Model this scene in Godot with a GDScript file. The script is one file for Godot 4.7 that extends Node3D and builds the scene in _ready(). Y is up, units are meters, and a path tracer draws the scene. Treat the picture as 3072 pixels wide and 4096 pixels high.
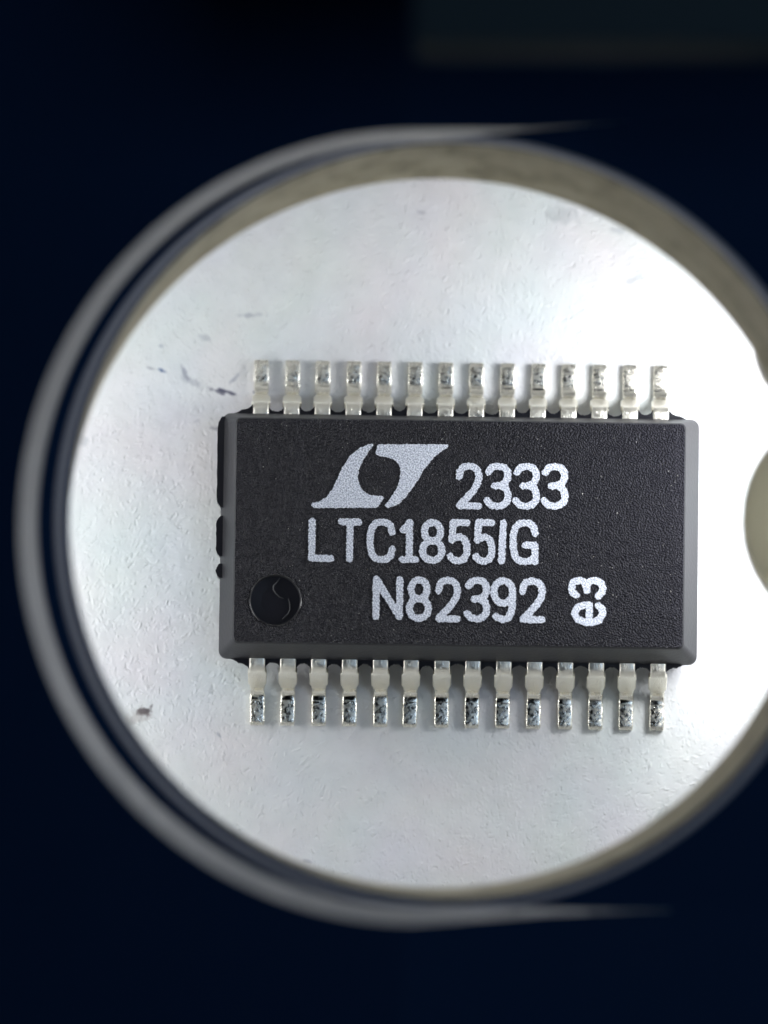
extends Node3D
# A close-up at 100 : 1 - one millimetre of the real chip is 0.1 units here. Lengths below are in millimetres and times MM.
const MM := 0.1
const CHIP_AT := Vector3(1.588, 0.0, 0.569)
const CHIP_TURN := -0.01396            # the chip lies 0.8 degrees clockwise
var rng := RandomNumberGenerator.new()
var M := {}

# ---------------------------------------------------------------- helpers
func v(x: float, y: float, z: float) -> Vector3:
	return Vector3(x, y, z) * MM

func mb() -> SurfaceTool:
	var st := SurfaceTool.new()
	st.begin(Mesh.PRIMITIVE_TRIANGLES)
	return st

func tri(st: SurfaceTool, a: Vector3, b: Vector3, c: Vector3, out: Vector3) -> void:
	if (b - a).cross(c - a).length_squared() < 1e-16:
		return
	if (c - a).cross(b - a).dot(out) < 0.0:
		var k := b
		b = c
		c = k
	st.add_vertex(a)
	st.add_vertex(b)
	st.add_vertex(c)

func quad(st: SurfaceTool, a: Vector3, b: Vector3, c: Vector3, d: Vector3, out: Vector3) -> void:
	tri(st, a, b, c, out)
	tri(st, a, c, d, out)

func build(st: SurfaceTool, called: String, m: Material, parent: Node) -> MeshInstance3D:
	st.generate_normals()
	var o := MeshInstance3D.new()
	o.mesh = st.commit()
	o.material_override = m
	o.name = called
	parent.add_child(o, true)
	return o

func box(st: SurfaceTool, lo: Vector3, hi: Vector3) -> void:
	st.set_smooth_group(-1)
	var p := []
	for k in 8:
		p.append(Vector3(hi.x if k & 1 else lo.x, hi.y if k & 2 else lo.y, hi.z if k & 4 else lo.z))
	quad(st, p[0], p[2], p[6], p[4], Vector3.LEFT)
	quad(st, p[1], p[3], p[7], p[5], Vector3.RIGHT)
	quad(st, p[0], p[1], p[5], p[4], Vector3.DOWN)
	quad(st, p[2], p[3], p[7], p[6], Vector3.UP)
	quad(st, p[0], p[1], p[3], p[2], Vector3.FORWARD)
	quad(st, p[4], p[5], p[7], p[6], Vector3.BACK)

# bands between rings of points; inside: a point that the faces of each band turn away from
func loft(st: SurfaceTool, rings: Array, closed: bool, outs: Array) -> void:
	for k in rings.size() - 1:
		st.set_smooth_group(k + 1)
		var a: PackedVector3Array = rings[k]
		var b: PackedVector3Array = rings[k + 1]
		var n := a.size()
		for i in (n if closed else n - 1):
			var j := (i + 1) % n
			var mid := (a[i] + b[j]) * 0.5
			var out: Vector3 = outs[k].call(mid)
			quad(st, a[i], a[j], b[j], b[i], out)

func thing(called: String, label: String, category: String, at: Vector3, turn := 0.0, group := "") -> Node3D:
	var o := Node3D.new()
	o.name = called
	add_child(o, true)
	o.position = at
	o.rotation.y = turn
	o.set_meta("label", label)
	o.set_meta("category", category)
	if group:
		o.set_meta("group", group)
	return o

func noise_texture(kind: int, frequency: float, octaves: int, side: int, number: int) -> NoiseTexture2D:
	var n := FastNoiseLite.new()
	n.noise_type = kind
	n.frequency = frequency
	n.fractal_octaves = octaves
	n.seed = number
	if kind == FastNoiseLite.TYPE_CELLULAR:
		n.cellular_return_type = FastNoiseLite.RETURN_DISTANCE
	var t := NoiseTexture2D.new()
	t.width = side
	t.height = side
	t.seamless = true
	t.noise = n
	return t

func plain(c: Color, rough: float, metal := 0.0, spec := 0.5) -> StandardMaterial3D:
	var m := StandardMaterial3D.new()
	m.albedo_color = c.linear_to_srgb()
	m.roughness = rough
	m.metallic = metal
	m.metallic_specular = spec
	return m

func relief(m: StandardMaterial3D, t: Texture2D, scale: float, depth_cm: float, world := true) -> StandardMaterial3D:
	m.uv1_triplanar = true
	m.uv1_world_triplanar = world
	m.uv1_scale = Vector3.ONE * scale
	m.heightmap_enabled = true
	m.heightmap_texture = t
	m.heightmap_scale = depth_cm
	return m

# short scratches that mostly run one way
func scratch_texture() -> ImageTexture:
	var side := 512
	var b := PackedByteArray()
	b.resize(side * side)
	b.fill(128)
	for k in 5200:
		var p := Vector2(rng.randf() * side, rng.randf() * side)
		var d := Vector2.from_angle(PI / 2 + rng.randfn(0.0, 0.5)) * 0.9
		var deep := rng.randi_range(-70, 70)
		for i in rng.randi_range(4, 22):
			p += d
			var at := posmod(int(p.y), side) * side + posmod(int(p.x), side)
			b[at] = clampi(b[at] + deep, 0, 255)
			at = posmod(int(p.y), side) * side + posmod(int(p.x) + 1, side)
			b[at] = clampi(b[at] + deep, 0, 255)
	return ImageTexture.create_from_image(Image.create_from_data(side, side, false, Image.FORMAT_L8, b))

func ramp(colors: Array, offsets: Array) -> Gradient:
	var g := Gradient.new()
	g.offsets = PackedFloat32Array(offsets)
	var c := PackedColorArray()
	for k in colors:
		c.append((k as Color).linear_to_srgb())
	g.colors = c
	return g

# ---------------------------------------------------------------- scene
func _ready() -> void:
	rng.seed = 1855
	camera_and_light()
	materials()
	paper()
	shroud()
	leds()
	panel()
	chip()

func camera_and_light() -> void:
	var cam := Camera3D.new()
	cam.name = "camera"
	var tilt := deg_to_rad(8.5)
	var eye := v(0, 1, 0) + Vector3(0, cos(tilt), sin(tilt)) * 30.0
	cam.fov = 4.1248
	cam.near = 1.0
	cam.far = 80.0
	add_child(cam)
	cam.look_at_from_position(eye, v(0, 1, 0), Vector3(0, sin(tilt), -cos(tilt)))
	var lens := CameraAttributesPhysical.new()
	lens.frustum_focal_length = 333.2
	lens.frustum_focus_distance = 29.95
	lens.frustum_near = 1.0
	lens.frustum_far = 80.0
	lens.exposure_aperture = 0.36
	cam.attributes = lens
	cam.fov = 4.1248
	cam.current = true
	var we := WorldEnvironment.new()
	we.name = "world_environment"
	var e := Environment.new()
	e.background_mode = Environment.BG_COLOR
	e.background_color = Color(0, 0, 0)
	e.tonemap_mode = Environment.TONE_MAPPER_LINEAR
	e.tonemap_exposure = 1.3
	e.sdfgi_enabled = true
	e.ssao_enabled = true
	e.ssil_enabled = true
	we.environment = e
	add_child(we)

func materials() -> void:
	var grain := noise_texture(FastNoiseLite.TYPE_SIMPLEX, 0.14, 3, 512, 3)
	var soft := noise_texture(FastNoiseLite.TYPE_SIMPLEX, 0.02, 4, 512, 9)
	var speck := noise_texture(FastNoiseLite.TYPE_SIMPLEX, 0.22, 2, 512, 21)
	M.grain = grain
	# moulding compound: matt black top, smoother drafted sides
	M.resin = relief(plain(Color(0.0095, 0.0090, 0.0150), 0.5, 0.0, 0.40), grain, 2.5, 0.85)
	M.resin_side = relief(plain(Color(0.018, 0.018, 0.021), 0.42), grain, 1.2, 0.03)
	M.resin_dimple = relief(plain(Color(0.011, 0.011, 0.015), 0.3), soft, 3.0, 0.02)
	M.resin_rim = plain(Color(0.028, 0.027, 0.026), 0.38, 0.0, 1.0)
	M.flake = plain(Color(0.34, 0.33, 0.31), 0.3)
	var ink := relief(plain(Color(1, 1, 1), 0.7), grain, 2.2, 0.1)
	var it := noise_texture(FastNoiseLite.TYPE_SIMPLEX, 0.2, 2, 512, 40)
	it.color_ramp = ramp([Color(0.36, 0.385, 0.46), Color(0.72, 0.755, 0.86), Color(0.92, 0.945, 1.0)], [0.25, 0.5, 0.75])
	ink.albedo_texture = it
	M.ink = ink
	# tin plated lead frame
	for d in [["tin", 0.28, 0.52, scratch_texture(), 4.0, 0.10], ["tin_bend", 0.10, 0.30, soft, 2.5, 0.02], ["tin_scuffed", 0.16, 0.36, scratch_texture(), 5.0, 0.05]]:
		var tin := relief(plain(Color(0.95, 0.915, 0.81), 1.0, 1.0), d[3], d[4], d[5])
		var rt := noise_texture(FastNoiseLite.TYPE_SIMPLEX, 0.03, 4, 512, 12)
		rt.color_ramp = ramp([Color(d[1], d[1], d[1]).srgb_to_linear(), Color(d[2], d[2], d[2]).srgb_to_linear()], [0.3, 0.7])
		tin.roughness_texture = rt
		tin.roughness_texture_channel = BaseMaterial3D.TEXTURE_CHANNEL_RED
		M[d[0]] = tin
	M.bar = plain(Color(0.042, 0.062, 0.072), 0.7, 0.0, 0.1)
	M.black = relief(plain(Color(0.010, 0.034, 0.090), 0.6, 0.0, 0.12), soft, 0.5, 0.2)
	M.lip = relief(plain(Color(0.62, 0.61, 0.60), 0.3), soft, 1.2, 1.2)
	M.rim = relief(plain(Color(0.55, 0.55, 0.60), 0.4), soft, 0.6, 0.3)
	M.bore = relief(plain(Color(0.50, 0.44, 0.26), 0.5), soft, 0.8, 0.8)
	M.bounce_white = plain(Color(0.75, 0.75, 0.74), 0.7)  # white put in under the hood to bounce fill light
	var worn := noise_texture(FastNoiseLite.TYPE_SIMPLEX, 0.025, 4, 512, 60)
	worn.color_ramp = ramp([Color(0.30, 0.26, 0.17), Color(0.44, 0.39, 0.26), Color(0.52, 0.47, 0.33)], [0.2, 0.42, 0.8])
	M.bore.albedo_color = Color(1, 1, 1)
	M.bore.albedo_texture = worn
	M.epoxy = plain(Color(0.19, 0.18, 0.145), 0.4)
	M.epoxy.backlight_enabled = true
	M.epoxy.backlight = Color(0.20, 0.185, 0.145).linear_to_srgb()

func paper() -> void:
	# fibre relief and stains, 0.02 mm a pixel over 18 x 23 mm
	var w := 900
	var h := 1150
	var hgt := PackedFloat32Array()
	hgt.resize(w * h)
	var turn := FastNoiseLite.new()
	turn.frequency = 0.004
	turn.seed = 5
	for k in 60000:
		var p := Vector2(rng.randf() * w, rng.randf() * h)
		var a := 1.9 + 1.6 * turn.get_noise_2dv(p) + rng.randfn(0.0, 0.5)
		var bend := rng.randfn(0.0, 0.07)
		var up := rng.randfn(0.0, 0.5)
		for s in rng.randi_range(2, 6):
			p += Vector2(cos(a), sin(a))
			a += bend
			var x := int(p.x)
			var y := int(p.y)
			if x < 1 or y < 1 or x >= w - 1 or y >= h - 1:
				break
			var at := y * w + x
			hgt[at] += up
			hgt[at + 1] += up * 0.35
			hgt[at - 1] += up * 0.35
			hgt[at + w] += up * 0.35
			hgt[at - w] += up * 0.35
	var base := FastNoiseLite.new()
	base.frequency = 0.03
	base.fractal_octaves = 4
	base.seed = 8
	var bi := base.get_image(w, h, false, false, true).get_data()
	var hb := PackedByteArray()
	hb.resize(w * h)
	for i in w * h:
		hb[i] = clampi(int(128.0 + 19.0 * hgt[i] + 0.15 * (bi[i] - 128)), 0, 255)
	var him := Image.create_from_data(w, h, false, Image.FORMAT_L8, hb)
	# tints: faint pink and blue areas of the paper, then the dirt on it
	var tint := FastNoiseLite.new()
	tint.frequency = 0.006
	tint.fractal_octaves = 3
	tint.seed = 14
	var t1 := tint.get_image(w, h, false, false, true).get_data()
	tint.seed = 15
	var t2 := tint.get_image(w, h, false, false, true).get_data()
	var cb := PackedByteArray()
	cb.resize(w * h * 3)
	for i in w * h:
		var pink := (t1[i] - 128) * 0.018
		var blue := (t2[i] - 128) * 0.02
		var g := 0.03 * (bi[i] - 128) + 1.6 * clampf(hgt[i], -2.0, 2.0)
		cb[i * 3] = clampi(int(233 + pink - blue + g), 0, 255)
		cb[i * 3 + 1] = clampi(int(234 - pink + g), 0, 255)
		cb[i * 3 + 2] = clampi(int(234 + pink * 0.4 + blue + g), 0, 255)
	var ragged := FastNoiseLite.new()
	ragged.frequency = 0.06
	ragged.fractal_octaves = 3
	ragged.seed = 77
	# x, z, half width, half height (mm), turn, strength, colour
	var dirt := [
		[-4.73, -3.20, 0.09, 0.05, 0.3, 0.75, Color8(70, 90, 130)], [-4.95, -3.24, 0.14, 0.03, 0.3, 0.35, Color8(130, 130, 140)],
		[-4.75, -3.72, 0.08, 0.06, 0.0, 0.35, Color8(140, 150, 165)], [-4.25, -3.18, 0.22, 0.06, 1.1, 0.5, Color8(130, 134, 150)],
		[-4.05, -2.93, 0.30, 0.09, 0.5, 0.28, Color8(150, 154, 165)], [-3.50, -2.74, 0.24, 0.06, 0.25, 0.7, Color8(95, 95, 110)],
		[-3.30, -2.72, 0.26, 0.045, 0.35, 0.75, Color8(80, 80, 100)], [-3.18, -3.02, 0.16, 0.05, -0.8, 0.4, Color8(130, 135, 150)],
		[-2.68, -2.71, 0.12, 0.045, 0.3, 0.95, Color8(20, 25, 60)], [-2.73, -2.90, 0.04, 0.12, 0.0, 0.35, Color8(120, 125, 140)],
		[-3.8, -3.9, 0.2, 0.07, 0.3, 0.25, Color8(150, 155, 165)], [-2.85, -4.38, 0.30, 0.06, 0.0, 0.35, Color8(140, 144, 156)],
		[-2.5, -3.35, 0.10, 0.06, 0.2, 0.3, Color8(130, 140, 155)], [-3.6, -1.95, 0.12, 0.04, 0.1, 0.4, Color8(130, 130, 140)],
		[-4.0, -2.1, 0.12, 0.04, -0.3, 0.2, Color8(150, 150, 160)], [-5.06, 4.09, 0.20, 0.11, -0.3, 0.85, Color8(92, 84, 86)],
		[-5.2, 4.2, 0.30, 0.16, -0.2, 0.3, Color8(150, 140, 135)], [3.79, -6.52, 0.40, 0.26, 0.2, 0.2, Color8(140, 148, 152)],
		[4.95, -6.2, 0.22, 0.12, 0.4, 0.25, Color8(140, 148, 155)], [5.35, -5.2, 0.30, 0.10, -0.6, 0.3, Color8(150, 160, 165)],
		[6.6, -4.68, 0.25, 0.2, 0.2, 0.35, Color8(150, 160, 165)], [6.75, -3.9, 0.2, 0.2, 0.2, 0.4, Color8(140, 150, 155)],
		[7.35, -3.2, 0.3, 0.25, 0.2, 0.35, Color8(150, 155, 165)], [7.3, -1.4, 0.14, 0.26, 0.2, 0.3, Color8(160, 168, 178)],
		[-6.4, -1.7, 0.15, 0.2, 0.0, 0.25, Color8(150, 155, 160)], [-3.5, 4.6, 0.10, 0.03, 0.9, 0.4, Color8(130, 135, 150)],
		[-3.0, 2.9, 0.05, 0.03, 0.9, 0.4, Color8(120, 125, 140)], [6.0, 6.4, 0.5, 0.3, -0.4, 0.2, Color8(150, 160, 160)],
		[-1.6, 7.3, 0.12, 0.05, 0.3, 0.3, Color8(150, 150, 160)], [0.8, -6.6, 0.1, 0.06, 0.3, 0.3, Color8(150, 150, 160)],
	]
	for d in dirt:
		var cx: float = (d[0] + 9.0) / 0.02
		var cz: float = (d[1] + 11.5) / 0.02
		var reach: float = maxf(d[2], d[3]) / 0.02 * 1.7
		for y in range(maxi(0, int(cz - reach)), mini(h, int(cz + reach))):
			for x in range(maxi(0, int(cx - reach)), mini(w, int(cx + reach))):
				var q := Vector2(x - cx, y - cz).rotated(-d[4]) * 0.02
				var r := Vector2(q.x / d[2], q.y / d[3]).length() + 0.75 * ragged.get_noise_2d(x * 1.3, y * 1.3)
				var a: float = d[5] * clampf((1.0 - r) * 1.8, 0.0, 1.0)
				if a > 0.0:
					var i := (y * w + x) * 3
					var c: Color = d[6]
					cb[i] = int(lerpf(cb[i], c.r8, a))
					cb[i + 1] = int(lerpf(cb[i + 1], c.g8, a))
					cb[i + 2] = int(lerpf(cb[i + 2], c.b8, a))
	var m := plain(Color(1, 1, 1), 0.9, 0.0, 0.3)
	m.albedo_texture = ImageTexture.create_from_image(Image.create_from_data(w, h, false, Image.FORMAT_RGB8, cb))
	m.heightmap_enabled = true
	m.heightmap_texture = ImageTexture.create_from_image(him)
	m.heightmap_scale = 0.85
	var st := mb()
	st.set_smooth_group(-1)
	var lo := Vector2(-22, -24)
	var hi := Vector2(22, 24)
	var c4 := [Vector2(lo.x, lo.y), Vector2(hi.x, lo.y), Vector2(hi.x, hi.y), Vector2(lo.x, hi.y)]
	for k in [[0, 1, 2], [0, 2, 3]]:
		for i in k:
			var p: Vector2 = c4[i]
			st.set_uv(Vector2((p.x + 9.0) / 18.0, (p.y + 11.5) / 23.0))
			st.add_vertex(v(p.x, 0, p.y))
	st.set_uv(Vector2.ZERO)
	for i in 4:
		var a: Vector2 = c4[i]
		var b: Vector2 = c4[(i + 1) % 4]
		quad(st, v(a.x, 0, a.y), v(b.x, 0, b.y), v(b.x, -0.2, b.y), v(a.x, -0.2, a.y), v(a.x + b.x, 0, a.y + b.y))
	var o := build(st, "paper_ground", m, self)
	o.set_meta("kind", "structure")
	o.set_meta("label", "white fibrous paper with grey specks under the chip")

func circle(cx: float, cz: float, rx: float, rz: float, y: float, n := 128) -> PackedVector3Array:
	var r := PackedVector3Array()
	for i in n:
		var a := TAU * i / n
		r.append(v(cx + rx * cos(a), y, cz + rz * sin(a)))
	return r

func square(half: float, y: float, n := 128) -> PackedVector3Array:
	var r := PackedVector3Array()
	for i in n:
		var d := Vector2.from_angle(TAU * i / n)
		d *= half / maxf(absf(d.x), absf(d.y))
		r.append(v(d.x, y, d.y))
	return r

func shroud() -> void:
	var t := thing("microscope_shroud", "black plastic hood with a round viewing hole over the white paper", "microscope hood", Vector3.ZERO)
	var up := func(_p): return Vector3.UP
	var down := func(_p): return Vector3.DOWN
	var inward := func(p): return Vector3(0.11 - p.x, 0.05, 0.15 - p.z)
	var outward := func(p): return Vector3(p.x, 0, p.z)
	# the lower plate with the hole
	var st := mb()
	loft(st, [circle(1.378, 1.466, 7.817, 7.808, 9.8), circle(1.375, 1.47, 7.87, 7.85, 10.0), square(17.5, 10.0), square(17.5, 8.0)], true, [up, up, outward])
	build(st, "lower_plate", M.black, t)
	st = mb()
	loft(st, [square(17.5, 8.0), circle(1.091, 1.463, 7.598, 7.383, 8.0)], true, [down])
	build(st, "bounce_liner", M.bounce_white, t)  # unseen underside, added as a reflector to even out the light
	st = mb()
	loft(st, [circle(1.091, 1.463, 7.598, 7.383, 8.0), circle(1.25, 1.465, 7.72, 7.62, 9.0), circle(1.378, 1.466, 7.817, 7.808, 9.8)], true, [inward, inward])
	build(st, "hole_wall", M.bore, t)
	st = mb()
	loft(st, [circle(1.349, 1.540, 7.91, 7.88, 9.97), circle(1.349, 1.540, 7.94, 7.91, 10.06), circle(1.349, 1.540, 8.01, 7.96, 10.1), circle(1.349, 1.540, 8.08, 8.01, 10.06), circle(1.349, 1.540, 8.11, 8.04, 9.97)], true, [inward, up, up, outward])
	build(st, "hole_rim", M.rim, t)
	# the U shaped step round it
	var lowr := PackedVector3Array()
	var highr := PackedVector3Array()
	var far := PackedVector3Array()
	var n := 72
	for a in [[17.4, 0.02, -7.5, -7.49], [5.43, 0.03, -6.80, -6.78], [3.0, 1.2, -6.55, -6.42]]:
		lowr.append(v(a[0], 10.0, a[2]))
		highr.append(v(a[0], 10.0 + a[1], a[3]))
		far.append(v(a[0], 10.0 + a[1], -30))
	for i in n + 1:
		var a := -PI / 2 - PI * i / n
		lowr.append(v(0.838 + 7.916 * cos(a), 10.0, 1.60 + 7.955 * sin(a)))
		highr.append(v(0.623 + 8.02 * cos(a), 13.0, 2.07 + 8.137 * sin(a)))
		var d := Vector2(cos(a), sin(a))
		d *= 30.0 / maxf(absf(d.x), absf(d.y))
		far.append(v(minf(d.x, 0.623), 13.0, d.y))
	for a in [[3.2, 1.2, 9.52, 9.80], [5.85, 0.03, 9.54, 9.56], [17.4, 0.02, 9.6, 9.61]]:
		lowr.append(v(a[0], 10.0, a[2]))
		highr.append(v(a[0], 10.0 + a[1], a[3]))
		far.append(v(a[0], 10.0 + a[1], 30))
	st = mb()
	var steps := []
	var turned := []
	for d in [[0.0, 0.0], [0.14, 0.36], [0.42, 0.48], [0.52, 0.74], [0.86, 0.86], [1.0, 1.0]]:
		var ring := PackedVector3Array()
		for i in range(1, lowr.size() - 1):
			var p := lowr[i].lerp(highr[i], d[0])
			p.y = lerpf(lowr[i].y, highr[i].y, d[1])
			ring.append(p)
		steps.append(ring)
		turned.append(inward)
	loft(st, steps, false, turned)
	build(st, "step_wall", M.lip, t)
	st = mb()
	loft(st, [highr, far], false, [up])
	build(st, "upper_plate", M.black, t)
	# the bar beyond the hole, upper right
	st = mb()
	box(st, v(0.6, 22.6, -30), v(30, 24.5, -5.75))
	build(st, "cross_bar", M.bar, t)
	# the unseen skirt that stands on the paper, white to bounce fill light
	for s in [[-17.5, -16.7, -17.5, 17.5], [16.7, 17.5, -17.5, 17.5], [-16.69, 16.69, -17.5, -16.7], [-16.69, 16.69, 16.7, 17.5]]:
		st = mb()
		box(st, v(s[0], 0.0, s[2]), v(s[1], 7.98, s[3]))
		build(st, "skirt_panel", M.bounce_white, t)

func leds() -> void:
	var glow := StandardMaterial3D.new()
	glow.albedo_color = Color(0.9, 0.9, 0.85)
	glow.roughness = 0.4
	glow.emission_enabled = true
	glow.emission = Color(0.93, 0.97, 1.0)
	glow.emission_energy_multiplier = 0.26
	# where, size, power, label: two stand in view, two unseen ones are added at left for fill light
	for d in [
		[9.72, 1.126, 1.0, 0.62, "round lamp bulging over the right edge of the paper, level with the chip"],
		[9.09, -2.61, 0.62, 0.68, "round lamp at the upper right edge of the hole, above the other lamp"],
		[-12.2, 4.6, 1.0, 0.6, "added fill lamp, unseen under the hood, left of the round spot in the chip"],
		[-12.2, -2.4, 1.0, 0.6, "added fill lamp, unseen under the hood, left of the dark specks on the paper"],
	]:
		var at := v(d[0], 0, d[1])
		var big: float = d[2]
		var t := thing("led_lamp", d[4], "lamp", at, 0.0, "lamps round the chip")
		var st := mb()
		var rings := []
		for p in [[0.02, 7.98], [2.30, 7.98], [2.34, 7.7], [2.32, 6.8], [2.2, 6.2], [1.9, 5.7]]:
			rings.append(circle(0, 0, p[0] * big, p[0] * big, p[1], 40))
		var o2 := func(p): return Vector3(p.x, 0.03, p.z)
		loft(st, rings, true, [func(_p): return Vector3.UP, o2, o2, o2, o2])
		build(st, "led_body", M.epoxy, t)
		st = mb()
		rings = []
		for p in [[1.9, 5.7], [1.5, 5.45], [0.9, 5.3], [0.02, 5.22]]:
			rings.append(circle(0, 0, p[0] * big, p[0] * big, p[1], 40))
		loft(st, rings, true, [func(_p): return Vector3.DOWN, func(_p): return Vector3.DOWN, func(_p): return Vector3.DOWN])
		build(st, "glowing_lens", glow, t)
		var l := AreaLight3D.new()
		l.name = "lamp_light"
		l.area_size = Vector2(0.30, 0.30)
		l.area_normalize_energy = true
		l.light_energy = d[3]
		l.light_color = Color(0.97, 0.98, 1.0)
		l.shadow_enabled = true
		l.area_range = 30.0
		t.add_child(l)
		l.position = v(-0.3 * signf(d[0]), 5.1, 0)
		var aim := v(1.6, 0.5, 0.6) - (at + l.position)
		l.look_at_from_position(at + l.position, at + l.position + aim.normalized().lerp(Vector3.DOWN, 0.2), Vector3.FORWARD)

# added lamp out of view: soft fill light down through the hole
func panel() -> void:
	var at := Vector3(3.8, 9.0, 0.6)
	var t := thing("added_fill_panel", "added square cool white fill lamp, unseen above the microscope hood", "lamp", at)
	t.look_at_from_position(at, v(0, 0, 0), Vector3.FORWARD)
	var glow := StandardMaterial3D.new()
	glow.albedo_color = Color(0.9, 0.9, 0.9)
	glow.emission_enabled = true
	glow.emission = Color(0.78, 0.88, 1.0)
	glow.emission_energy_multiplier = 1.0
	var st := mb()
	box(st, Vector3(-1.5, -1.5, 0.02), Vector3(1.5, 1.5, 0.03))
	build(st, "diffuser", glow, t)
	st = mb()
	box(st, Vector3(-1.6, -1.6, 0.032), Vector3(1.6, 1.6, 0.2))
	build(st, "housing", M.black, t)
	var l := AreaLight3D.new()
	l.name = "lamp_light"
	l.area_size = Vector2(3, 3)
	l.area_normalize_energy = true
	l.light_energy = 4.5
	l.light_color = Color(0.78, 0.88, 1.0)
	l.shadow_enabled = true
	l.area_range = 60.0
	t.add_child(l)

# ---------------------------------------------------------------- the chip
func chip() -> void:
	var t := thing("integrated_circuit", "black surface mount chip with 28 tin pins and pale printed marking on white paper", "microchip", CHIP_AT * MM, CHIP_TURN)
	body(t)
	pins(t)
	flash(t)
	marking(t)

func rounded(hx: float, hz: float, r: float, y: float) -> PackedVector3Array:
	var p := PackedVector3Array()
	for q in 4:
		var c := Vector2((hx - r) * (1 if q in [0, 3] else -1), (hz - r) * (1 if q in [0, 1] else -1))
		for i in 6:
			var a := PI / 2 * (q + i / 5.0)
			p.append(v(c.x + r * cos(a), y, c.y + r * sin(a)))
	return p

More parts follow.
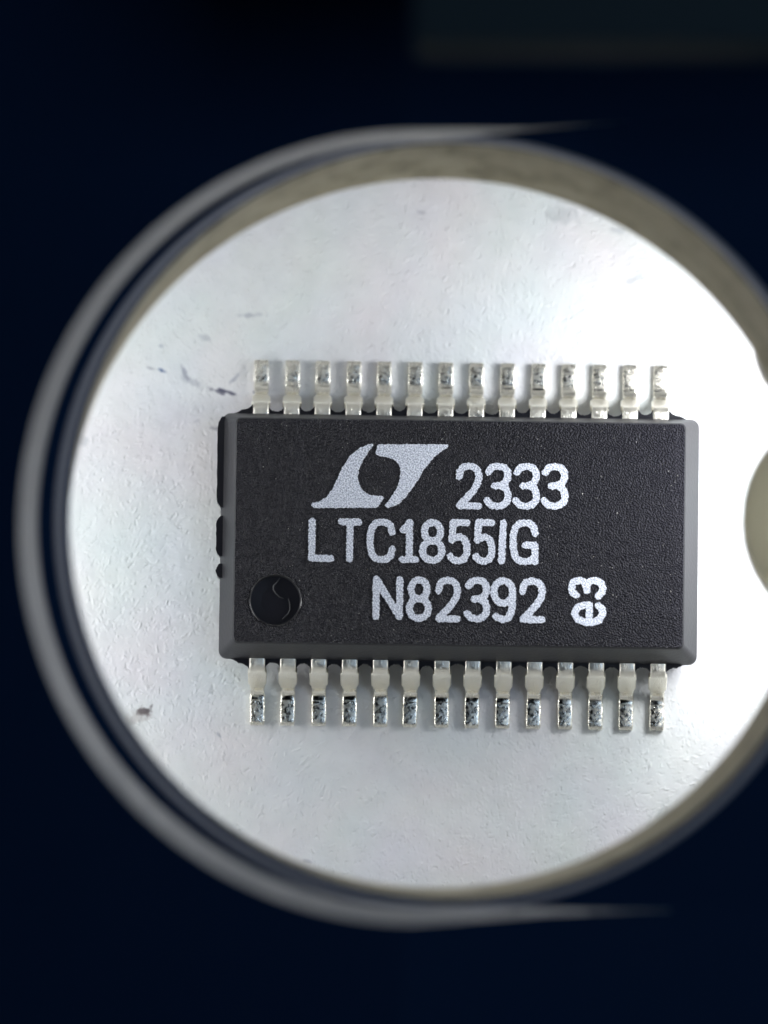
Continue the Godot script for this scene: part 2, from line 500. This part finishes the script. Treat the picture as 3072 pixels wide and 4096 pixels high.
func body(t: Node3D) -> void:
	var outward := func(p): return Vector3(p.x / 5.0, 0.0, p.z / 2.6)
	var st := mb()
	loft(st, [rounded(4.83, 2.42, 0.12, 0.06), rounded(5.0, 2.58, 0.16, 0.86), rounded(5.04, 2.62, 0.18, 0.94), rounded(5.03, 2.61, 0.18, 1.02), rounded(4.745, 2.405, 0.13, 1.80), rounded(4.715, 2.375, 0.12, 1.845)], true, [outward, outward, outward, outward, outward])
	st.set_smooth_group(-1)
	var low := rounded(4.83, 2.42, 0.12, 0.06)
	for i in low.size():
		tri(st, v(0, 0.06, 0), low[i], low[(i + 1) % low.size()], Vector3.DOWN)
	build(st, "body", M.resin_side, t)
	# the matt top with the round recess beside pin one
	var c := Vector2(-3.85, 1.485)
	var r := 0.545
	var n := 64
	st = mb()
	st.set_smooth_group(-1)
	var edge := rounded(4.715, 2.375, 0.12, 1.845)
	var rim := PackedVector3Array()
	var sq := PackedVector3Array()
	for i in n:
		var d := Vector2.from_angle(TAU * i / n + PI / 4)
		rim.append(v(c.x + r * d.x, 1.85, c.y + r * d.y))
		d *= 0.7 / maxf(absf(d.x), absf(d.y))
		sq.append(v(c.x + d.x, 1.85, c.y + d.y))
	for i in n:
		quad(st, rim[i], rim[(i + 1) % n], sq[(i + 1) % n], sq[i], Vector3.UP)
	var x0 := -4.69
	var x1 := 4.69
	var z0 := -2.35
	var z1 := 2.35
	for b in [[x0, z0, x1, c.y - 0.7], [x0, c.y + 0.7, x1, z1], [x0, c.y - 0.7, c.x - 0.7, c.y + 0.7], [c.x + 0.7, c.y - 0.7, x1, c.y + 0.7]]:
		quad(st, v(b[0], 1.85, b[1]), v(b[2], 1.85, b[1]), v(b[2], 1.85, b[3]), v(b[0], 1.85, b[3]), Vector3.UP)
	var inner := PackedVector3Array()
	for p in edge:
		inner.append(Vector3(clampf(p.x, x0 * MM, x1 * MM), 1.85 * MM, clampf(p.z, z0 * MM, z1 * MM)))
	loft(st, [edge, inner], true, [func(_p): return Vector3.UP])
	build(st, "top_face", M.resin, t)
	# the recess
	st = mb()
	var ctr := func(p): return Vector3(c.x * MM - p.x, 0.02, c.y * MM - p.z)
	loft(st, [circle(c.x, c.y, r - 0.02, r - 0.02, 1.84, n), circle(c.x, c.y, r - 0.035, r - 0.035, 1.79, n), circle(c.x, c.y, 0.3, 0.3, 1.775, n), circle(c.x, c.y, 0.005, 0.005, 1.77, n)], true, [ctr, func(_p): return Vector3.UP, func(_p): return Vector3.UP])
	var dim := build(st, "pin_one_recess", M.resin_dimple, t)
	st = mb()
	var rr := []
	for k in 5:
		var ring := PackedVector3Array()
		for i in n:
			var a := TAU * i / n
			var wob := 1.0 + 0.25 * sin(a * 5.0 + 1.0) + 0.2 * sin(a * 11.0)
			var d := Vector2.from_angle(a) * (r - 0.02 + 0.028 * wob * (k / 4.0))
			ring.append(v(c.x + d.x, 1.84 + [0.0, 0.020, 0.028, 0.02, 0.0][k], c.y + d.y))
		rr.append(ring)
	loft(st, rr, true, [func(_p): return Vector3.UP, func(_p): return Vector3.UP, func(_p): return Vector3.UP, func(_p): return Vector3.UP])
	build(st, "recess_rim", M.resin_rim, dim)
	# a curl of flash left in the recess
	st = mb()
	tube(st, [v(-3.76, 1.79, 1.0), v(-3.82, 1.795, 1.09), v(-3.90, 1.80, 1.17), v(-3.90, 1.80, 1.25), v(-3.84, 1.80, 1.34), v(-3.77, 1.80, 1.41), v(-3.68, 1.795, 1.44)], 0.013 * MM)
	tube(st, [v(-3.58, 1.79, 1.44), v(-3.55, 1.79, 1.55), v(-3.54, 1.79, 1.66), v(-3.58, 1.80, 1.76), v(-3.66, 1.80, 1.84), v(-3.70, 1.79, 1.88)], 0.011 * MM)
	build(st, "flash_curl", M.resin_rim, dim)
	# bright grains of filler in the top
	st = mb()
	st.set_smooth_group(-1)
	for k in 260:
		var p := Vector2(rng.randf_range(-4.6, 4.6), rng.randf_range(-2.28, 2.28))
		if p.distance_to(c) < 0.62:
			continue
		var s := rng.randf_range(0.006, 0.014) * (1.6 if rng.randf() < 0.12 else 1.0)
		var a := rng.randf() * TAU
		var q := []
		for i in 3:
			q.append(v(p.x + s * rng.randf_range(0.6, 1.4) * cos(a + i * TAU / 3), 1.85 + rng.randf() * 0.006, p.y + s * rng.randf_range(0.6, 1.4) * sin(a + i * TAU / 3)))
		var tip := v(p.x + s * rng.randf_range(-0.4, 0.4), 1.85 + s * rng.randf_range(0.5, 1.2), p.y + s * rng.randf_range(-0.4, 0.4))
		for i in 3:
			tri(st, q[i], q[(i + 1) % 3], tip, Vector3.UP)
	var f := build(st, "filler_grains", M.flake, t)
	f.set_meta("kind", "stuff")

func tube(st: SurfaceTool, pts: Array, r: float) -> void:
	st.set_smooth_group(1)
	var rings := []
	for i in pts.size():
		var a: Vector3 = pts[maxi(i - 1, 0)]
		var b: Vector3 = pts[mini(i + 1, pts.size() - 1)]
		var d := (b - a).normalized()
		var s := d.cross(Vector3.UP).normalized()
		var u := s.cross(d)
		var ring := PackedVector3Array()
		for k in 7:
			var g := TAU * k / 7
			ring.append(pts[i] + (s * cos(g) + u * sin(g)) * r * (0.5 if i in [0, pts.size() - 1] else 1.0))
		rings.append(ring)
	for i in rings.size() - 1:
		for k in 7:
			var j := (k + 1) % 7
			quad(st, rings[i][k], rings[i][j], rings[i + 1][j], rings[i + 1][k], (rings[i][k] + rings[i][j]) * 0.5 - pts[i])

# one gull wing pin, running out along +z from the side of the body (z = 0) down to its foot
func pin_meshes(number: int) -> Array:
	var g := RandomNumberGenerator.new()
	g.seed = 100 + number
	var th := 0.075
	# distance out, height of the middle, half width
	var path := [[-0.15, 0.95, 0.160], [0.0, 0.95, 0.162], [0.12, 0.948, 0.163], [0.17, 0.935, 0.164], [0.205, 0.905, 0.166], [0.23, 0.865, 0.168], [0.238, 0.848, 0.198], [0.27, 0.77, 0.200], [0.33, 0.63, 0.198], [0.39, 0.48, 0.198], [0.42, 0.40, 0.194], [0.435, 0.365, 0.165], [0.47, 0.285, 0.158], [0.51, 0.20, 0.154], [0.56, 0.14, 0.152], [0.62, 0.103, 0.152], [0.70, 0.086, 0.153], [0.76, 0.082, 0.153], [0.80, 0.074, 0.154], [0.88, 0.080, 0.155], [0.97, 0.082, 0.155], [1.08, 0.080, 0.155], [1.20, 0.074, 0.154], [1.285, 0.070, 0.150], [1.30, 0.068, 0.140]]
	for k in path.size():
		path[k][2] += g.randf_range(-0.004, 0.004)
		if path[k][0] > 0.6:
			path[k][1] += g.randf_range(-0.003, 0.003)
	var rings := []
	for k in path.size():
		var a: Array = path[maxi(k - 1, 0)]
		var b: Array = path[mini(k + 1, path.size() - 1)]
		var d := Vector2(b[0] - a[0], b[1] - a[1]).normalized()
		if k >= path.size() - 3:
			d = Vector2(1, 0)
		var nrm := Vector2(-d.y, d.x)
		var hw: float = path[k][2]
		var ht := th * (0.8 if k == path.size() - 1 else 1.0)
		var rr := 0.034
		var ring := PackedVector3Array()
		for q in 4:
			var cx := (hw - rr) * (1 if q in [0, 3] else -1)
			var cy := (ht - rr) * (1 if q in [0, 1] else -1)
			for i in 5:
				var ang := PI / 2 * (q + i / 4.0)
				var x := cx + rr * cos(ang)
				var y := cy + rr * sin(ang)
				ring.append(v(x, path[k][1] + nrm.y * y, path[k][0] + nrm.x * y))
		rings.append(ring)
	var made := []
	for span in [[0, 12], [12, 17], [17, rings.size() - 1]]:
		var st := mb()
		st.set_smooth_group(1)
		for k in range(span[0], span[1]):
			var mid := Vector3.ZERO
			for p in rings[k]:
				mid += p
			for p in rings[k + 1]:
				mid += p
			mid /= 40.0
			for i in 20:
				var j := (i + 1) % 20
				quad(st, rings[k][i], rings[k][j], rings[k + 1][j], rings[k + 1][i], (rings[k][i] + rings[k + 1][j]) * 0.5 - mid)
		if span[1] == rings.size() - 1:
			st.set_smooth_group(-1)
			var last: PackedVector3Array = rings[-1]
			for i in range(1, 19):
				tri(st, last[0], last[i], last[i + 1], Vector3.BACK)
		st.generate_normals()
		made.append(st.commit())
	return made

func pins(t: Node3D) -> void:
	var kinds := []
	for k in 7:
		kinds.append(pin_meshes(k))
	for row in 2:
		for k in 14:
			var o := MeshInstance3D.new()
			var kind: Array = kinds[rng.randi() % 7]
			o.mesh = kind[0]
			o.material_override = M.tin
			o.name = "pin"
			for piece in 2:
				var f := MeshInstance3D.new()
				f.mesh = kind[1 + piece]
				f.material_override = [M.tin_bend, M.tin_scuffed][piece]
				f.name = ["bend", "foot"][piece]
				o.add_child(f, true)
			var x := (k - 6.5) * 0.65
			o.position = v(x, 0, 2.60) if row == 0 else v(-x, 0, -2.60)
			o.rotation.y = (0.0 if row == 0 else PI) + rng.randfn(0.0, 0.008)
			t.add_child(o, true)

# thin resin left between the pins and along the left end
func flash(t: Node3D) -> void:
	for row in 2:
		for k in 15:
			var x := (k - 7) * 0.65
			var a := x - 0.325 + 0.17
			var b := x + 0.325 - 0.17
			if k == 0:
				a = x - 0.30
			if k == 14:
				b = x + 0.30
			var st := mb()
			var s := 1.0 if row == 0 else -1.0
			var depth := rng.randf_range(0.05, 0.10)
			var near := PackedVector3Array()
			var far := PackedVector3Array()
			for i in 13:
				var u := i / 12.0
				var e := pow(absf(2.0 * u - 1.0), 2.4)
				if k == 0 and u < 0.5 or k == 14 and u > 0.5:
					e = -0.9 * pow(absf(2.0 * u - 1.0), 0.7)
				var px := lerpf(a, b, u)
				near.append(v(px, 0, s * 2.58))
				far.append(v(px, 0, s * (2.61 + depth * (1.0 + 1.3 * e) + rng.randf_range(-0.008, 0.008))))
			slab(st, near, far, 0.885, 0.985, s * Vector3.BACK)
			build(st, "resin_flash", M.resin_dimple, t)
	for z in [[-2.52, -0.58], [-0.40, 0.46], [0.62, 0.92]]:
		var st := mb()
		var near := PackedVector3Array()
		var far := PackedVector3Array()
		for i in 17:
			var u := i / 16.0
			var e := minf(1.0, 6.0 * minf(u, 1.0 - u) * (z[1] - z[0]))
			near.append(v(-4.97, 0, lerpf(z[0], z[1], u)))
			far.append(v(-5.045 - 0.085 * sqrt(maxf(e, 0.0)) + rng.randf_range(-0.006, 0.006), 0, lerpf(z[0], z[1], u)))
		slab(st, near, far, 0.885, 1.13, Vector3.LEFT)
		build(st, "resin_flash", M.resin_dimple, t)

func slab(st: SurfaceTool, near: PackedVector3Array, far: PackedVector3Array, y0: float, y1: float, out: Vector3) -> void:
	st.set_smooth_group(-1)
	var lo := Vector3(0, y0 * MM, 0)
	var hi := Vector3(0, y1 * MM, 0)
	for i in near.size() - 1:
		quad(st, near[i] + hi, near[i + 1] + hi, far[i + 1] + hi, far[i] + hi, Vector3.UP)
		quad(st, near[i] + lo, near[i + 1] + lo, far[i + 1] + lo, far[i] + lo, Vector3.DOWN)
		quad(st, far[i] + lo, far[i + 1] + lo, far[i + 1] + hi, far[i] + hi, out)
	var e := near.size() - 1
	quad(st, near[0] + lo, far[0] + lo, far[0] + hi, near[0] + hi, near[0] - near[1])
	quad(st, near[e] + lo, far[e] + lo, far[e] + hi, near[e] + hi, near[1] - near[0])

# ---------------------------------------------------------------- printed marking
func oval(cx: float, cy: float, rx: float, ry: float) -> PackedVector2Array:
	var p := PackedVector2Array()
	for i in 25:
		p.append(Vector2(cx + rx * sin(TAU * i / 24), cy - ry * cos(TAU * i / 24)))
	return p

func glyph(ch: String) -> Array:
	var s := []
	var put := func(xy: Array):
		var p := PackedVector2Array()
		for i in xy.size() / 2:
			p.append(Vector2(xy[2 * i], xy[2 * i + 1]))
		s.append(p)
	match ch:
		"2": put.call([0.02, 0.27, 0.05, 0.14, 0.2, 0.03, 0.5, 0, 0.78, 0.03, 0.95, 0.13, 1, 0.27, 0.95, 0.42, 0.72, 0.62, 0.35, 0.83, 0.06, 0.98, 0.06, 1, 1, 1])
		"3":
			put.call([0.06, 0.15, 0.22, 0.03, 0.5, 0, 0.8, 0.03, 0.96, 0.14, 0.97, 0.29, 0.85, 0.42, 0.62, 0.48, 0.35, 0.49])
			put.call([0.62, 0.48, 0.9, 0.56, 1, 0.70, 0.98, 0.84, 0.8, 0.96, 0.5, 1, 0.2, 0.97, 0, 0.86])
		"L": put.call([0, 0, 0, 1, 1, 1])
		"T":
			put.call([0, 0, 1, 0])
			put.call([0.5, 0, 0.5, 1])
		"C": put.call([1, 0.27, 0.93, 0.11, 0.76, 0.02, 0.5, 0, 0.25, 0.03, 0.08, 0.15, 0, 0.35, 0, 0.65, 0.08, 0.85, 0.25, 0.97, 0.5, 1, 0.76, 0.98, 0.93, 0.89, 1, 0.72])
		"1":
			put.call([0.03, 0.21, 0.3, 0.12, 0.52, 0, 0.52, 1])
			put.call([0, 1, 1, 1])
		"8":
			s.append(oval(0.5, 0.245, 0.42, 0.245))
			s.append(oval(0.5, 0.74, 0.5, 0.26))
		"5": put.call([0.97, 0, 0.14, 0, 0.08, 0.46, 0.3, 0.39, 0.56, 0.37, 0.85, 0.44, 1, 0.6, 0.98, 0.8, 0.85, 0.95, 0.55, 1, 0.2, 0.98, 0, 0.88])
		"I": put.call([0.75, 0, 0.25, 1])
		"G":
			put.call([1, 0.27, 0.93, 0.11, 0.76, 0.02, 0.5, 0, 0.25, 0.03, 0.08, 0.15, 0, 0.35, 0, 0.65, 0.08, 0.85, 0.25, 0.97, 0.5, 1, 0.8, 0.97, 1, 0.88, 1, 0.58, 0.55, 0.58])
			put.call([1, 0.85, 1, 1])
		"N": put.call([0, 1, 0, 0, 1, 1, 1, 0])
		"9":
			s.append(oval(0.5, 0.29, 0.5, 0.29))
			put.call([1, 0.3, 1, 0.6, 0.93, 0.82, 0.75, 0.97, 0.45, 1, 0.12, 0.92])
		"e": put.call([0.05, 0.52, 1, 0.52, 0.98, 0.3, 0.85, 0.1, 0.5, 0, 0.18, 0.1, 0, 0.38, 0, 0.62, 0.15, 0.88, 0.5, 1, 0.8, 0.97, 0.97, 0.83])
	return s

# fills where field(x, z) < 0 on a grid, as a thin raised layer with walls
func fill(field: Callable, x0: float, z0: float, x1: float, z1: float, cell: float) -> SurfaceTool:
	var st := mb()
	st.set_smooth_group(-1)
	var nx := int(ceil((x1 - x0) / cell))
	var nz := int(ceil((z1 - z0) / cell))
	var f := PackedFloat32Array()
	f.resize((nx + 1) * (nz + 1))
	for j in nz + 1:
		for i in nx + 1:
			f[j * (nx + 1) + i] = field.call(x0 + i * cell, z0 + j * cell)
	var top := 1.868
	var low := 1.846
	for j in nz:
		for i in nx:
			var k := j * (nx + 1) + i
			var val := [f[k], f[k + 1], f[k + nx + 2], f[k + nx + 1]]
			if val[0] >= 0 and val[1] >= 0 and val[2] >= 0 and val[3] >= 0:
				continue
			var cx := x0 + i * cell
			var cz := z0 + j * cell
			var cor := [Vector2(cx, cz), Vector2(cx + cell, cz), Vector2(cx + cell, cz + cell), Vector2(cx, cz + cell)]
			var poly := []
			var cut := []
			for e in 4:
				var g := (e + 1) % 4
				if val[e] < 0:
					poly.append(cor[e])
					cut.append(false)
				if (val[e] < 0) != (val[g] < 0):
					poly.append((cor[e] as Vector2).lerp(cor[g], val[e] / (val[e] - val[g])))
					cut.append(true)
			for e in range(1, poly.size() - 1):
				tri(st, v(poly[0].x, top, poly[0].y), v(poly[e].x, top, poly[e].y), v(poly[e + 1].x, top, poly[e + 1].y), Vector3.UP)
			for e in poly.size():
				var g := (e + 1) % poly.size()
				if cut[e] and cut[g]:
					var a: Vector2 = poly[e]
					var b: Vector2 = poly[g]
					var out := (b - a).orthogonal()
					quad(st, v(a.x, top, a.y), v(b.x, top, b.y), v(b.x, low, b.y), v(a.x, low, a.y), Vector3(out.x, 0, out.y))
	return st

func marking(t: Node3D) -> void:
	var rough := FastNoiseLite.new()
	rough.frequency = 14.0
	rough.fractal_octaves = 2
	rough.seed = 31
	var lines := {
		"date_code": [["2", -0.101, -1.495, 0.468, -0.503], ["3", 0.496, -1.503, 1.086, -0.498], ["3", 1.094, -1.503, 1.684, -0.507], ["3", 1.692, -1.508, 2.281, -0.515]],
		"part_number": [["L", -3.176, -0.271, -2.626, 0.659], ["T", -2.558, -0.271, -2.05, 0.664], ["C", -1.948, -0.28, -1.341, 0.67], ["1", -1.268, -0.276, -0.847, 0.655], ["8", -0.843, -0.282, -0.291, 0.672], ["5", -0.258, -0.286, 0.236, 0.673], ["5", 0.277, -0.294, 0.759, 0.673], ["I", 0.805, -0.293, 1.006, 0.662], ["G", 1.06, -0.305, 1.666, 0.67]],
		"lot_code": [["N", -1.807, 0.938, -1.168, 1.873], ["8", -1.107, 0.942, -0.562, 1.907], ["2", -0.502, 0.941, 0.047, 1.907], ["3", 0.108, 0.933, 0.668, 1.902], ["9", 0.664, 0.933, 1.208, 1.907], ["2", 1.261, 0.933, 1.829, 1.899]],
		"finish_code": [["3", 2.299, 0.902, 3.099, 1.382], ["e", 2.366, 1.425, 3.105, 1.939]],
	}
	var hw := 0.073
	for called in lines:
		var part := Node3D.new()
		part.name = called
		t.add_child(part, true)
		for g in lines[called]:
			var strokes := glyph(g[0])
			var x0: float = g[1] + hw
			var z0: float = g[2] + hw
			var w: float = g[3] - g[1] - 2 * hw
			var h: float = g[4] - g[2] - 2 * hw
			var segs := []
			for s in strokes:
				var q := PackedVector2Array()
				for p in s:
					if called == "finish_code":
						q.append(Vector2(x0 + w * p.y, z0 + h * (1.0 - p.x)))
					else:
						q.append(Vector2(x0 + w * p.x, z0 + h * p.y))
				segs.append(q)
			var field := func(x: float, z: float) -> float:
				var at := Vector2(x, z)
				var best := 9.0
				for q in segs:
					for i in q.size() - 1:
						best = minf(best, at.distance_squared_to(Geometry2D.get_closest_point_to_segment(at, q[i], q[i + 1])))
				return sqrt(best) - hw + 0.022 * rough.get_noise_2d(x, z)
			var st := fill(field, g[1] - 0.05, g[2] - 0.05, g[3] + 0.05, g[4] + 0.05, 0.025)
			build(st, "printed_character", M.ink, part)
	var logo := Node3D.new()
	logo.name = "maker_logo"
	t.add_child(logo, true)
	for xy in [
		[-1.838, -1.859, -1.941, -1.845, -2.126, -1.758, -2.309, -1.61, -2.41, -1.462, -2.491, -1.315, -2.59, -1.085, -2.689, -0.875, -2.79, -0.727, -2.934, -0.621, -3.097, -0.586, -3.126, -0.539, -3.076, -0.494, -1.757, -0.513, -1.696, -0.576, -1.608, -0.724, -1.658, -0.752, -1.864, -0.761, -2.009, -0.822, -2.113, -0.946, -2.166, -1.153, -2.144, -1.32, -2.072, -1.488, -1.96, -1.678],
		[-1.735, -1.848, -0.271, -1.868, -0.291, -1.797, -0.434, -1.72, -0.557, -1.613, -0.679, -1.466, -0.799, -1.297, -0.859, -1.171, -1.002, -0.961, -1.162, -0.73, -1.325, -0.582, -1.53, -0.516, -1.581, -0.557, -1.451, -0.705, -1.33, -0.915, -1.27, -1.082, -1.245, -1.271, -1.275, -1.416, -1.359, -1.519, -1.504, -1.588, -1.691, -1.619, -1.786, -1.659],
	]:
		var poly := PackedVector2Array()
		for i in xy.size() / 2:
			poly.append(Vector2(xy[2 * i], xy[2 * i + 1]))
		var field := func(x: float, z: float) -> float:
			var at := Vector2(x, z)
			var best := 9.0
			for i in poly.size():
				best = minf(best, at.distance_squared_to(Geometry2D.get_closest_point_to_segment(at, poly[i], poly[(i + 1) % poly.size()])))
			return (-1.0 if Geometry2D.is_point_in_polygon(at, poly) else 1.0) * sqrt(best) - 0.01 + 0.022 * rough.get_noise_2d(x, z)
		var box2 := Rect2(poly[0], Vector2.ZERO)
		for p in poly:
			box2 = box2.expand(p)
		var st := fill(field, box2.position.x - 0.05, box2.position.y - 0.05, box2.end.x + 0.05, box2.end.y + 0.05, 0.025)
		build(st, "logo_half", M.ink, logo)
